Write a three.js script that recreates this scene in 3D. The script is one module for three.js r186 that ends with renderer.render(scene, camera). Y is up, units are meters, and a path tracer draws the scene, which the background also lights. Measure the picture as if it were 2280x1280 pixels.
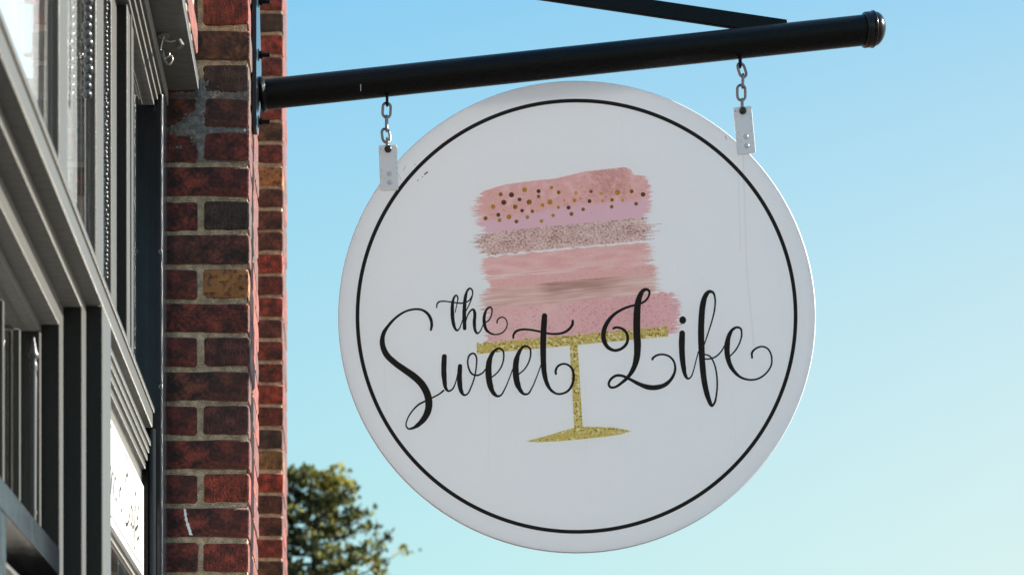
import * as THREE from 'three';
import { RoundedBoxGeometry } from 'three/addons/geometries/RoundedBoxGeometry.js';
import { mergeGeometries } from 'three/addons/utils/BufferGeometryUtils.js';
import { ImprovedNoise } from 'three/addons/math/ImprovedNoise.js';

// ---------------------------------------------------------------- camera, sky, sun, exposure
const scene = new THREE.Scene();
const EYE = 1.6, F = 4300, PX = 764, PY = 2000;            // eye height (m); focal length and foot of the optical axis in photo pixels
const camera = new THREE.PerspectiveCamera(2 * Math.atan(640 / F) * 180 / Math.PI, 2280 / 1280, 0.05, 4000);
camera.position.set(0, EYE, 0);
camera.setViewOffset(2280, 1280, 1140 - PX, 640 - PY, 2280, 1280);   // level camera with a rising front
camera.focus = 3.95; camera.userData.fStop = 6.5;
scene.add(camera);

const renderer = new THREE.WebGLRenderer({ antialias: true });
renderer.setSize(1024, 574);
renderer.toneMapping = THREE.LinearToneMapping;
renderer.toneMappingExposure = 3.4;
renderer.shadowMap.enabled = true;

const sunDir = new THREE.Vector3(0.86, 0.50, -0.12).normalize();
const sun = new THREE.DirectionalLight(new THREE.Color(1, 0.95, 0.86), 5);
sun.name = 'sun';
sun.position.copy(sunDir).multiplyScalar(60); sun.target.position.set(0, 2, -4);
sun.position.add(sun.target.position);
sun.castShadow = true; sun.shadow.mapSize.set(4096, 4096); sun.shadow.radius = 1;
Object.assign(sun.shadow.camera, { left: -12, right: 12, top: 12, bottom: -12, near: 1, far: 140 });
scene.add(sun, sun.target);

{
  const W = 1024, H = 512, data = new Float32Array(W * H * 4), S = 1 / 3.4;
  const sat = (x) => Math.min(1, Math.max(0, x)), mix = (a, b, t) => a + (b - a) * t;
  const zen = [0.12, 0.36, 0.80], mid = [0.14, 0.52, 0.90], low = [0.44, 0.84, 0.86], hor = [0.92, 1.0, 0.98];
  for (let r = 0; r < H; r++) {
    const up = ((r + 0.5) / H - 0.5) * Math.PI, y = Math.sin(up), e = Math.max(0, up * 180 / Math.PI);
    for (let c = 0; c < W; c++) {
      const a = ((c + 0.5) / W - 0.5) * 2 * Math.PI, x = Math.cos(a) * Math.cos(up), z = Math.sin(a) * Math.cos(up);
      const cs = x * sunDir.x + y * sunDir.y + z * sunDir.z, glow = 1.2 * Math.pow(sat(cs), 1.2) * (1 - 0.9 * sat((e - 8) / 20));
      for (let k = 0; k < 3; k++) {
        let v = e < 8 ? mix(hor[k], low[k], e / 8) : e < 30 ? mix(low[k], mid[k], Math.pow((e - 8) / 22, 1.0)) : mix(mid[k], zen[k], sat((e - 30) / 60));
        v = mix(v, [1.0, 0.96, 0.91][k], glow);
        data[(r * W + c) * 4 + k] = v * S;
      }
      data[(r * W + c) * 4 + 3] = 1;
    }
  }
  const sky = new THREE.DataTexture(data, W, H, THREE.RGBAFormat, THREE.FloatType);
  sky.mapping = THREE.EquirectangularReflectionMapping; sky.magFilter = THREE.LinearFilter; sky.minFilter = THREE.LinearFilter; sky.wrapS = THREE.RepeatWrapping; sky.needsUpdate = true;
  scene.background = sky; scene.environment = sky;
}

// ---------------------------------------------------------------- helpers
let seed = 20240;
const rnd = () => { seed = (seed + 0x6d2b79f5) | 0; let t = Math.imul(seed ^ (seed >>> 15), 1 | seed); t = (t + Math.imul(t ^ (t >>> 7), 61 | t)) ^ t; return ((t ^ (t >>> 14)) >>> 0) / 4294967296; };
const rr = (a, b) => a + (b - a) * rnd();
const pn = new ImprovedNoise();
const noise = (x, y, z = 0.37) => pn.noise(x, y, z);
const fbm = (x, y, z = 0.37, o = 4) => { let s = 0, a = 0.5, f = 1; for (let i = 0; i < o; i++) { s += a * noise(x * f, y * f, z + i * 7.1); a *= 0.5; f *= 2.03; } return s; };
const sat = (x) => Math.min(1, Math.max(0, x));
const smooth = (a, b, x) => { const t = sat((x - a) / (b - a)); return t * t * (3 - 2 * t); };
const at = (x, y, d) => new THREE.Vector3((x - PX) * d / F, EYE + (PY - y) * d / F, -d);   // a point of the place, read off the photograph at depth d
const taken = new Map();
const numbered = (n) => { const k = taken.get(n) ?? 0; taken.set(n, k + 1); return k ? n + '_' + String(k).padStart(3, '0') : n; };
function shade(o) { o.castShadow = true; o.receiveShadow = true; return o; }
function thing(name, label, category, pos = [0, 0, 0], group) {
  const g = new THREE.Group(); g.name = numbered(name); g.position.set(...pos); g.userData = { label, category };
  if (group) g.userData.group = group;
  scene.add(g); return g;
}
function part(name, geo, mat, parent, label) { const m = shade(new THREE.Mesh(geo, mat)); m.name = name; if (label) m.userData.label = label; parent.add(m); return m; }
function setting(name, geo, mat) { const m = shade(new THREE.Mesh(geo, mat)); m.name = numbered(name); m.userData.kind = 'structure'; scene.add(m); return m; }
// box between two corners; y measured from eye height, d = depth in front of the camera
function boxGeo(xa, xb, ya, yb, da, db, r = 0.0025) {
  const w = xb - xa, h = yb - ya, l = db - da;
  const g = r > 0 ? new RoundedBoxGeometry(w, h, l, 2, Math.min(r, w * 0.45, h * 0.45, l * 0.45)) : new THREE.BoxGeometry(w, h, l);
  g.translate((xa + xb) / 2, EYE + (ya + yb) / 2, -(da + db) / 2);
  metreUV(g); return g;
}
function metreUV(g, s = 1, ox = 0, oy = 0) {
  const p = g.attributes.position, n = g.attributes.normal, uv = new Float32Array(p.count * 2);
  for (let i = 0; i < p.count; i++) {
    const ax = Math.abs(n.getX(i)), ay = Math.abs(n.getY(i)), az = Math.abs(n.getZ(i));
    let u, v;
    if (ax >= ay && ax >= az) { u = p.getZ(i); v = p.getY(i); } else if (ay >= az) { u = p.getX(i); v = p.getZ(i); } else { u = p.getX(i); v = p.getY(i); }
    uv[i * 2] = u * s + ox; uv[i * 2 + 1] = v * s + oy;
  }
  g.setAttribute('uv', new THREE.BufferAttribute(uv, 2)); return g;
}
function dataTex(n, fn, srgb = false, repeat = true) {
  const d = new Uint8Array(n * n * 4);
  for (let j = 0; j < n; j++) for (let i = 0; i < n; i++) { const c = fn(i / n, j / n), o = (j * n + i) * 4; for (let k = 0; k < 3; k++) d[o + k] = 255 * sat(Array.isArray(c) ? c[k] : c); d[o + 3] = 255; }
  const t = new THREE.DataTexture(d, n, n); t.magFilter = THREE.LinearFilter; t.minFilter = THREE.LinearMipmapLinearFilter; t.generateMipmaps = true;
  if (srgb) t.colorSpace = THREE.SRGBColorSpace;
  if (repeat) t.wrapS = t.wrapT = THREE.RepeatWrapping;
  t.needsUpdate = true; return t;
}
// tileable noise on a unit square, f = cells a side
function tile(u, v, fu, fv, z = 0) {
  const a = noise(u * fu, v * fv, z), b = noise((u - 1) * fu, v * fv, z), c = noise(u * fu, (v - 1) * fv, z), d = noise((u - 1) * fu, (v - 1) * fv, z);
  return (a * (1 - u) + b * u) * (1 - v) + (c * (1 - u) + d * u) * v;
}
const scaled = (t, s) => { const c = t.clone(); c.repeat.set(s, s); c.needsUpdate = true; return c; };
const std = (o) => new THREE.MeshStandardMaterial(o);
const phy = (o) => new THREE.MeshPhysicalMaterial(o);
const lin = (r, g, b) => new THREE.Color().setRGB(r, g, b);

// ---------------------------------------------------------------- materials
const mottle = dataTex(512, (u, v) => 0.60 + 0.75 * tile(u, v, 9, 9, 1) + 0.62 * tile(u, v, 31, 31, 2) + 0.55 * tile(u, v, 90, 90, 3), true);
const wire = dataTex(512, (u, v) => 0.62 + 0.34 * tile(u, v, 70, 9, 4) + 0.3 * tile(u, v, 150, 22, 5) + 0.7 * tile(u, v, 12, 12, 6) + 0.5 * tile(u, v, 60, 60, 7), true);
const pitted = dataTex(512, (u, v) => { const p = tile(u, v, 26, 22, 8) + 0.4 * tile(u, v, 60, 60, 9); return 0.74 - 0.3 * smooth(-0.1, 0.45, p) + 0.3 * tile(u, v, 100, 60, 10) + 0.3 * tile(u, v, 7, 9, 17); }, true);
const bMottle = dataTex(512, (u, v) => 0.5 + 0.4 * tile(u, v, 24, 24, 11) + 0.4 * tile(u, v, 70, 70, 12) + 0.3 * tile(u, v, 140, 140, 13));
const bWire = dataTex(512, (u, v) => 0.5 + 0.5 * tile(u, v, 90, 6, 14) + 0.3 * tile(u, v, 110, 110, 15));
const bPit = dataTex(512, (u, v) => { const p = tile(u, v, 26, 22, 8) + 0.4 * tile(u, v, 60, 60, 9); return 0.8 - 0.7 * smooth(0.08, 0.3, p); });
const sand = dataTex(512, (u, v) => 0.74 + 0.3 * tile(u, v, 14, 14, 20) + 0.34 * tile(u, v, 64, 64, 21) + 0.42 * tile(u, v, 150, 150, 22), true);
const bSand = dataTex(512, (u, v) => 0.5 + 0.3 * tile(u, v, 40, 40, 23) + 0.6 * tile(u, v, 130, 130, 24));
const bPaint = dataTex(512, (u, v) => 0.5 + 0.4 * tile(u, v, 12, 12, 30) + 0.25 * tile(u, v, 60, 60, 31) + 0.12 * tile(u, v, 160, 160, 32));
const rPaint = dataTex(512, (u, v) => 0.85 + 0.3 * tile(u, v, 14, 14, 33) + 0.25 * tile(u, v, 50, 50, 34));

const brickKinds = [];
const brickMat = (r, g, b, kind, w) => {
  const [map, bump] = [[mottle, bMottle], [wire, bWire], [pitted, bPit]][kind];
  const m = phy({ color: lin(r, g, b), map: scaled(map, 4), bumpMap: scaled(bump, 4), bumpScale: kind === 2 ? 0.003 : 0.0016, roughness: 0.82, sheen: 0.8, sheenRoughness: 1, sheenColor: lin(1, 0.66, 0.60) });
  brickKinds.push([m, w]); return m;
};
const BR = {
  red: brickMat(0.320, 0.049, 0.027, 1, 4), deep: brickMat(0.223, 0.037, 0.022, 0, 4), brown: brickMat(0.159, 0.044, 0.025, 0, 3), plum: brickMat(0.139, 0.037, 0.028, 1, 2),
  bright: brickMat(0.447, 0.062, 0.029, 1, 2), umber: brickMat(0.149, 0.062, 0.027, 0, 1.2), soot: brickMat(0.079, 0.044, 0.031, 1, 1.2), tan: brickMat(0.531, 0.218, 0.064, 2, 0), olive: brickMat(0.362, 0.194, 0.058, 1, 0),
};
const kindSum = brickKinds.reduce((s, k) => s + k[1], 0);
const pickBrick = () => { let t = rnd() * kindSum; for (const [m, w] of brickKinds) if ((t -= w) < 0) return m; return BR.red; };
const mortarMat = std({ color: lin(0.82, 0.645, 0.44), map: scaled(sand, 5), bumpMap: scaled(bSand, 5), bumpScale: 0.004, roughness: 0.95 });
const smearMat = std({ color: lin(0.34, 0.32, 0.30), map: scaled(sand, 7), bumpMap: scaled(bSand, 6), bumpScale: 0.003, roughness: 0.9 });

const paint = phy({ color: lin(0.020, 0.020, 0.018), sheen: 1, sheenRoughness: 0.74, sheenColor: lin(2.0, 1.93, 1.76), specularIntensity: 0.3, roughness: 0.5, roughnessMap: scaled(rPaint, 3), bumpMap: scaled(bPaint, 5), bumpScale: 0.0006, ior: 1.5 });
const gloss = phy({ color: lin(0.008, 0.010, 0.013), specularIntensity: 0.6, roughness: 0.16, bumpMap: scaled(bPaint, 3), bumpScale: 0.0005, ior: 1.55 });
const iron = phy({ color: lin(0.005, 0.0048, 0.0046), specularIntensity: 0.3, roughness: 0.34, roughnessMap: scaled(rPaint, 4), bumpMap: scaled(bPaint, 6), bumpScale: 0.0006 });
const zinc = std({ color: lin(0.27, 0.265, 0.26), metalness: 0.9, roughness: 0.34, bumpMap: scaled(bPaint, 30), bumpScale: 0.0005 });
const rivet = std({ color: lin(0.62, 0.62, 0.63), metalness: 0.75, roughness: 0.4 });
const glass = phy({ color: 0xffffff, transmission: 1, thickness: 0, roughness: 0.02, ior: 1.5 });
const white = std({ color: lin(0.78, 0.78, 0.79), roughness: 0.45 });
const blindMat = phy({ color: lin(0.42, 0.45, 0.46), roughness: 0.95, transmission: 0.3, thickness: 0 });
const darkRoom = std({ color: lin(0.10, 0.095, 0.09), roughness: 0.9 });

// ---------------------------------------------------------------- ground, pavement, road
{
  const gm = std({ color: lin(0.26, 0.24, 0.19), map: scaled(sand, 0.5), roughness: 1 });
  const g = new THREE.PlaneGeometry(3000, 3000); g.rotateX(-Math.PI / 2); g.translate(0, -0.16, 0); metreUV(g, 0.2);
  setting('ground', g, gm);
  const pm = std({ color: lin(0.11, 0.105, 0.10), map: scaled(sand, 0.7), bumpMap: scaled(bSand, 1), bumpScale: 0.002, roughness: 0.9 });
  setting('pavement', boxGeo(-0.9, 2.6, -1.75, -EYE, -25, 60, 0.01), pm);
  setting('kerb', boxGeo(2.605, 2.76, -1.78, -EYE - 0.004, -25, 60, 0.015), pm);
  const rm = std({ color: lin(0.16, 0.155, 0.15), map: scaled(sand, 1.2), bumpMap: scaled(bSand, 2), bumpScale: 0.004, roughness: 0.9 });
  setting('road', boxGeo(2.765, 11, -1.80, -1.73, -60, 160, 0), rm);
  setting('pavement', boxGeo(11.01, 14, -1.75, -EYE, -60, 160, 0.01), pm);
}

// ---------------------------------------------------------------- brick building
const building = thing('brick_building', 'red brick building with two projecting piers on the left edge', 'building');
const BH = 0.0575, PITCH = 0.0673, J = 0.0103, Y0 = 1.3786;      // Y0: centre of a bed joint above eye height
function brickGeo(w, h, l, k) {
  const g = new THREE.BoxGeometry(w, h, l, Math.max(4, Math.round(w / 0.035)), 4, Math.max(4, Math.round(l / 0.035)));
  const p = g.attributes.position, R = 0.0028, E = 0.006;
  for (let i = 0; i < p.count; i++) { // draw the outermost rows of the grid close to the arrises
    const near = (v, size, n) => { const step = size / n, a = Math.abs(v), half = size / 2; return n > 2 && Math.abs(a - (half - step)) < 1e-5 ? Math.sign(v) * (half - E) : v; };
    p.setXYZ(i, near(p.getX(i), w, g.parameters.widthSegments), near(p.getY(i), h, g.parameters.heightSegments), near(p.getZ(i), l, g.parameters.depthSegments));
  }
  for (let i = 0; i < p.count; i++) {
    let x = p.getX(i), y = p.getY(i), z = p.getZ(i);
    const ex = Math.abs(Math.abs(x) - w / 2) < 1e-5, ey = Math.abs(Math.abs(y) - h / 2) < 1e-5, ez = Math.abs(Math.abs(z) - l / 2) < 1e-5, n = ex + ey + ez;
    const nx = noise(x * 40 + k * 9, y * 40, z * 40), ny = noise(x * 40, y * 40 + k * 7, z * 40 + 5), nz = noise(x * 40 + 3, y * 40, z * 40 + k * 11);
    const pull = n === 3 ? R * 1.25 : n === 2 ? R * 0.55 : 0, chip = n > 1 ? Math.max(0, nx) * 0.0028 : 0;
    if (ex) x -= Math.sign(x) * (pull + chip); if (ey) y -= Math.sign(y) * (pull + chip * 0.6); if (ez) z -= Math.sign(z) * (pull + chip);
    p.setXYZ(i, x + nx * 0.0014, y + ny * 0.0022, z + nz * 0.0014);
  }
  g.computeVertexNormals(); metreUV(g, 1, k * 0.317, k * 0.713);
  return g;
}
const brickCache = new Map();
const getBrick = (w, l) => { const k = (rnd() * 4) | 0, id = [w.toFixed(3), l.toFixed(3), k].join(); if (!brickCache.has(id)) brickCache.set(id, brickGeo(w, BH, l, k + 1)); return brickCache.get(id); };
// lays one brick: corner (x1 = outer face, d0 = near face), size w along x, l along depth
function layBrick(parent, bulk, x1, d0, w, l, yc, mat, single) {
  const g = getBrick(w, l), x = x1 - w / 2 + rr(-0.0015, 0.0015), y = EYE + yc + rr(-0.0012, 0.0012), z = -(d0 + l / 2) + rr(-0.0012, 0.0012);
  const e = new THREE.Euler(rr(-0.006, 0.006), rr(-0.008, 0.008), rr(-0.006, 0.006));
  if (single) { const b = part('brick', g, mat, parent); b.position.set(x, y, z); b.rotation.copy(e); return; }
  const c = g.clone(); c.applyMatrix4(new THREE.Matrix4().makeRotationFromEuler(e).setPosition(x, y, z));
  if (!bulk.has(mat)) bulk.set(mat, []); bulk.get(mat).push(c);
}
function flush(bulk, parent) { for (const [m, list] of bulk) { const p = part('brickwork', mergeGeometries(list), m, parent); p.userData.kind = 'stuff'; } }
function mortarCore(xa, xb, ya, yb, da, db) {
  const nx = Math.max(2, Math.round((xb - xa) / 0.012)), ny = Math.round((yb - ya) / 0.017), nz = Math.max(2, Math.round((db - da) / 0.014));
  const g = new THREE.BoxGeometry(xb - xa, yb - ya, db - da, nx, ny, nz); g.translate((xa + xb) / 2, EYE + (ya + yb) / 2, -(da + db) / 2);
  const p = g.attributes.position, n = g.attributes.normal;
  for (let i = 0; i < p.count; i++) {
    const x = p.getX(i), y = p.getY(i), z = p.getZ(i), o = 0.0042 * noise(x * 33, y * 33, z * 33) + 0.002 * noise(x * 90, y * 90, z * 90);
    p.setXYZ(i, x + n.getX(i) * o, y, z + n.getZ(i) * o);
  }
  metreUV(g); g.computeVertexNormals(); return g;
}
const X0 = -0.184;
const chosen = new Map([[0, 'deep'], [1, 'soot'], [2, 'brown'], [3, 'tan'], [4, 'deep'], [5, 'plum'], [6, 'brown'], [7, 'plum'], [8, 'deep'], [9, 'bright'], [10, 'deep'], [11, 'red'],
  [-1, 'deep'], [-2, 'brown'], [-3, 'soot'], [-4, 'umber'], [-5, 'red'], [-6, 'deep']]);
const inner = ['red', 'deep', 'red', 'deep', 'red', 'deep', 'brown', 'deep'];
function pier(d0, loY, hiY, named) {
  const core = part('brick_pier', mortarCore(-0.80, X0 - 0.0055, -EYE, 3.0, d0 + 0.0055, d0 + 0.3925), mortarMat, building, named ? 'near brick pier carrying the sign bracket' : 'brick pier further down the facade');
  const bulk = new Map();
  const top = Math.floor((3.0 - Y0) / PITCH) - 1, bottom = Math.ceil((-EYE - Y0) / PITCH);
  for (let k = bottom; k <= top; k++) {
    const yc = Y0 + (k + 0.5) * PITCH, row = -1 - k, A = row % 2 !== 0, single = yc > loY && yc < hiY;   // row counts courses down from the stretcher course under Y0
    const c1 = named && chosen.has(row + 1) ? BR[chosen.get(row + 1)] : !named && k === 12 ? BR.tan : !named && k === -1 ? BR.olive : pickBrick(), c2 = named ? BR[inner[(((row + 1) % 8) + 8) % 8]] : pickBrick();
    if (A) {
      layBrick(core, bulk, X0, d0, 0.194, 0.092, yc, c1, single);
      layBrick(core, bulk, X0 - 0.194 - J, d0, 0.194, 0.092, yc, c2, false);
      layBrick(core, bulk, X0, d0 + 0.092 + J, 0.092, 0.194, yc, pickBrick(), single);
      layBrick(core, bulk, X0, d0 + 0.306, 0.194, 0.092, yc, pickBrick(), single);
    } else {
      layBrick(core, bulk, X0, d0, 0.092, 0.194, yc, c1, single);
      layBrick(core, bulk, X0 - 0.092 - J, d0, 0.194, 0.092, yc, c2, single);
      layBrick(core, bulk, X0, d0 + 0.194 + J, 0.092, 0.194, yc, pickBrick(), single);
      layBrick(core, bulk, X0 - 0.306, d0, 0.194, 0.092, yc, pickBrick(), false);
    }
  }
  flush(bulk, core); return core;
}
const pier1 = pier(3.8, 0.58, 1.86, true);
pier(5.93, 0.93, 2.86, false);
{ // wall above the shop front, set back from the piers
  const X = -0.286, core = part('upper_wall', mortarCore(-0.60, X - 0.0055, 1.63, 3.0, 0.6, 3.797), mortarMat, building), bulk = new Map();
  for (let k = 4; k < 23; k++) {
    const yc = Y0 + (k + 0.5) * PITCH; if (yc - BH / 2 < 1.632) continue;
    for (let d = 3.794 - 0.194 - (k % 2 ? 0.1 : 0), i = 0; d > 0.75; d -= 0.2043, i++) layBrick(core, bulk, X, d, 0.092, 0.194, yc, pickBrick(), yc < 1.93 && d > 3.0);
  }
  flush(bulk, core);
  // bay between the two piers and the wall that runs on
  const bay = (d0, d1) => {
    const c = part('bay_wall', mortarCore(-0.60, -0.376, -EYE, 3.0, d0, d1), mortarMat, building), b = new Map();
    for (let k = -43; k < 23; k++) for (let d = d0 + (k & 1 ? 0.004 : 0.106); d + 0.194 < d1; d += 0.2043) layBrick(c, b, -0.37, d, 0.092, 0.194, Y0 + (k + 0.5) * PITCH, pickBrick(), false);
    flush(b, c);
  };
  bay(4.2, 5.93); bay(6.33, 9);
  const p = part('parapet', boxGeo(-0.85, -0.292, 3.0, 3.12, 0.55, 9.05, 0.01), mortarMat, building);
  // rooms behind the glass
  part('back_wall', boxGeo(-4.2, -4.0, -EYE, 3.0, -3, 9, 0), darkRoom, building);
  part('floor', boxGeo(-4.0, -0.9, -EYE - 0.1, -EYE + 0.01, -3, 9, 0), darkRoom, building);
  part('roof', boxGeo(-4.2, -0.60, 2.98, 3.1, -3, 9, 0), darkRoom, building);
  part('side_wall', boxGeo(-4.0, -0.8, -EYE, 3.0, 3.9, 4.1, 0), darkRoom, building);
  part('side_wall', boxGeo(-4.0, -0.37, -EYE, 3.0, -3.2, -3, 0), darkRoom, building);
  part('upper_wall', boxGeo(-0.60, -0.286, 1.63, 3.0, -3, 0.59, 0), BR.deep, building);
  part('end_wall', boxGeo(-4.2, -0.6, -EYE, 3.0, 9.0, 9.2, 0), BR.deep, building);
}
{ // smeared cement and a paint mark on the near pier
  const blob = (pts, t, mat, name, amp) => {
    const s = new THREE.Shape(); const out = [];
    for (let i = 0; i < pts.length; i++) {
      const [x0, y0] = pts[i], [x1, y1] = pts[(i + 1) % pts.length], n = Math.max(2, Math.round(Math.hypot(x1 - x0, y1 - y0) / 3));
      for (let k = 0; k < n; k++) { const q = k / n; out.push([x0 + (x1 - x0) * q + amp * rr(-1, 1), y0 + (y1 - y0) * q + amp * rr(-1, 1)]); }
    }
    out.forEach(([x, y], i) => { const v = at(x, y, 3.8); i ? s.lineTo(v.x, v.y) : s.moveTo(v.x, v.y); });
    const g = new THREE.ExtrudeGeometry(s, { depth: t, bevelEnabled: false }); g.translate(0, 0, -3.8 + 0.001); metreUV(g); part(name, g, mat, pier1);
  };
  { // cement smeared over the upper joints: a low mound whose ragged rim runs into the brick faces
    const x0 = 376, x1 = 554, y0 = 176, y1 = 358, nx = 110, ny = 110, G = [[446, 226, 15, 34, 1], [440, 292, 17, 34, 1], [408, 286, 30, 15, 0.9], [498, 291, 52, 6.5, 0.85], [425, 265, 22, 20, 0.8], [392, 330, 26, 9, 0.5]];
    const g = new THREE.PlaneGeometry(1, 1, nx, ny), p = g.attributes.position;
    for (let i = 0; i < p.count; i++) {
      const X = x0 + (x1 - x0) * (p.getX(i) + 0.5), Y = y1 - (y1 - y0) * (p.getY(i) + 0.5);
      let f = -0.5; for (const [a, b, sx, sy, w] of G) f += w * Math.exp(-((X - a) ** 2) / (sx * sx) - ((Y - b) ** 2) / (sy * sy));
      f += 0.5 * fbm(X * 0.045, Y * 0.07, 3.3, 4) + 0.35 * noise(X * 0.22, Y * 0.3, 8.8);
      const v = at(X, Y, 3.8); p.setXYZ(i, v.x, v.y, -3.8 + Math.max(-0.004, Math.min(0.0032, f * 0.006)));
    }
    g.computeVertexNormals(); metreUV(g); part('mortar_smear', g, smearMat, pier1);
  }
  blob([[408, 1134], [414, 1134], [417, 1160], [424, 1176], [428, 1191], [422, 1192], [414, 1168]], 0.0012, white, 'paint_mark', 1.3);
}

// ---------------------------------------------------------------- shop front
const front = thing('shop_front', 'black painted timber shop front with stepped door frame and upper window', 'shop front');
const B = (name, mat, xa, xb, ya, yb, da, db, r, parent = front, label) => part(name, boxGeo(xa, xb, ya, yb, da, db, r), mat, parent, label);
const NEAR = 0.7;
// cornice over the window
const cornice = B('cornice', paint, -0.50, -0.284, 1.588, 1.612, NEAR, 3.795, 0.002);
B('cornice_step', paint, -0.50, -0.344, 1.556, 1.5865, NEAR, 3.795, 0.002, cornice);
[[-0.350, 1.546, 1.5545], [-0.357, 1.536, 1.5445], [-0.364, 1.526, 1.5345]].forEach(([x, a, b]) => B('moulding_strip', paint, -0.50, x, a, b, NEAR, 3.715, 0.0015, cornice));
// upper window
B('window_stile', paint, -0.46, -0.368, 0.9465, 1.5245, 3.29, 3.389, 0.003);
B('stile_bead', paint, -0.46, -0.3655, 0.9465, 1.5245, 3.333, 3.341, 0.001);
B('sash_stile', paint, -0.46, -0.386, 0.9465, 1.5245, 3.215, 3.2885, 0.003);
B('sash_rail', paint, -0.46, -0.386, 1.49, 1.5245, NEAR, 3.214, 0.003);
B('mullion', paint, -0.409, -0.389, 0.9465, 1.489, 3.04, 3.134, 0.004);
B('mullion', paint, -0.409, -0.389, 0.9465, 1.489, 2.646, 2.722, 0.004);
B('window_pane', glass, -0.4015, -0.3985, 0.9465, 1.489, 3.135, 3.2145, 0);
B('window_pane', glass, -0.4015, -0.3985, 0.9465, 1.489, 2.723, 3.039, 0);
B('window_pane', glass, -0.4015, -0.3985, 0.9465, 1.489, NEAR, 2.645, 0);
B('side_pane', glass, -0.3785, -0.3755, 0.9465, 1.5245, 3.39, 3.718, 0);
// bar between the window and the door, the post, and the stepped frame of the door
const bar = B('transom_bar', paint, -0.47, -0.367, 0.905, 0.945, NEAR, 3.718, 0.004);
B('bar_bead', paint, -0.46, -0.3635, 0.934, 0.9435, NEAR, 3.718, 0.002, bar);
B('door_post', paint, -0.47, -0.367, -EYE, 0.904, 2.944, 3.05, 0.003);
const frame = B('door_frame', paint, -0.49, -0.392, -EYE, 0.904, 2.897, 2.943, 0.0025);
B('frame_head', paint, -0.49, -0.392, 0.886, 0.904, NEAR, 2.896, 0.0025, frame);
B('frame_jamb', paint, -0.50, -0.420, -EYE, 0.885, 2.858, 2.896, 0.0025, frame);
B('frame_head', paint, -0.50, -0.420, 0.848, 0.885, NEAR, 2.857, 0.0025, frame);
B('frame_jamb', paint, -0.51, -0.447, 0.519, 0.847, 2.842, 2.857, 0.002, frame);
B('frame_head', paint, -0.51, -0.447, 0.834, 0.847, NEAR, 2.841, 0.002, frame);
const door = B('door_rail', gloss, -0.50, -0.420, 0.478, 0.517, NEAR, 2.857, 0.002);
B('door_pane', glass, -0.4685, -0.4655, 0.518, 0.833, NEAR, 2.841, 0);
B('door_pane', glass, -0.4685, -0.4655, -EYE + 0.3, 0.477, NEAR, 2.857, 0);
B('door_stile', gloss, -0.50, -0.420, -EYE, 0.477, 2.355, 2.405, 0.002);
B('door_bead', paint, -0.465, -0.432, 0.425, 0.431, NEAR, 2.856, 0.001);
B('glazing_bar', paint, -0.4645, -0.455, 0.519, 0.80, 2.712, 2.722, 0.0015);
B('glazing_bar', paint, -0.4645, -0.455, 0.519, 0.80, 2.580, 2.590, 0.0015);
{ // turned rod with a spear head in front of the door glass
  const pts = [[0, 0.29], [0.0015, 0.286], [0.0052, 0.268], [0.0080, 0.262], [0.0062, 0.258], [0.0038, 0.256], [0.0052, 0.25], [0.0058, 0.243], [0.0042, 0.237], [0.0052, 0.228], [0.0048, 0.20], [0.0044, 0.13], [0.0040, 0.04], [0.0056, 0.036], [0.0040, 0.032], [0.0040, 0.0], [0, 0]].reverse();
  const g = new THREE.LatheGeometry(pts.map(([r, y]) => new THREE.Vector2(r, y)), 20); g.translate(-0.4455, EYE + 0.5185, -2.776);
  part('spear_rod', g, phy({ color: lin(0.05, 0.05, 0.05), roughness: 0.3 }), front, 'turned rod with spear head behind the door rail');
}
// panel right of the door post
const panel = B('fascia_panel', paint, -0.47, -0.388, 0.60, 0.904, 3.051, 3.718, 0.002);
[[-0.3665, 0.880, 0.894], [-0.369, 0.866, 0.876], [-0.372, 0.852, 0.863], [-0.375, 0.838, 0.849], [-0.379, 0.822, 0.834]].slice(1).forEach(([x, a, b]) => B('moulding_strip', paint, -0.3875, x, a, b, 3.051, 3.70, 0.0018, panel));
B('side_pane', glass, -0.3945, -0.3915, -EYE + 0.5, 0.599, 3.051, 3.718, 0);
B('stall_riser', paint, -0.47, -0.38, -EYE, -EYE + 0.499, 3.051, 3.718, 0.004);
// trim that closes the shop front against the pier
const trim = B('pier_trim', gloss, -0.47, -0.346, -EYE, 1.555, 3.7195, 3.796, 0.008);
{ const g = new THREE.CylinderGeometry(0.008, 0.008, EYE + 0.9, 20); g.translate(-0.368, (EYE + 0.9) / 2, -3.7105); part('quarter_round', g, gloss, trim); }
for (const y of [1.245, 0.985, 0.55]) { const g = new THREE.TorusGeometry(0.003, 0.0011, 8, 18); g.translate(-0.352, EYE + y, -3.7185); part('screw', g, zinc, trim); }
// white blinds behind the upper window
{
  const mk = (d0, d1, ya, yb) => {
    const n = 60, g = new THREE.PlaneGeometry(d1 - d0, yb - ya, n, 6); g.rotateY(Math.PI / 2);
    const p = g.attributes.position; for (let i = 0; i < p.count; i++) p.setX(i, 0.004 * Math.sin(p.getZ(i) * 95) + 0.004 * noise(p.getZ(i) * 20, p.getY(i) * 3));
    g.computeVertexNormals(); g.translate(-0.4195, EYE + (ya + yb) / 2, -(d0 + d1) / 2); part('window_blind', g, blindMat, front);
  };
  mk(2.70, 3.08, 0.947, 1.488); mk(3.085, 3.213, 0.947, 1.488); mk(1.2, 2.68, 0.947, 1.488);
}

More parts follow.
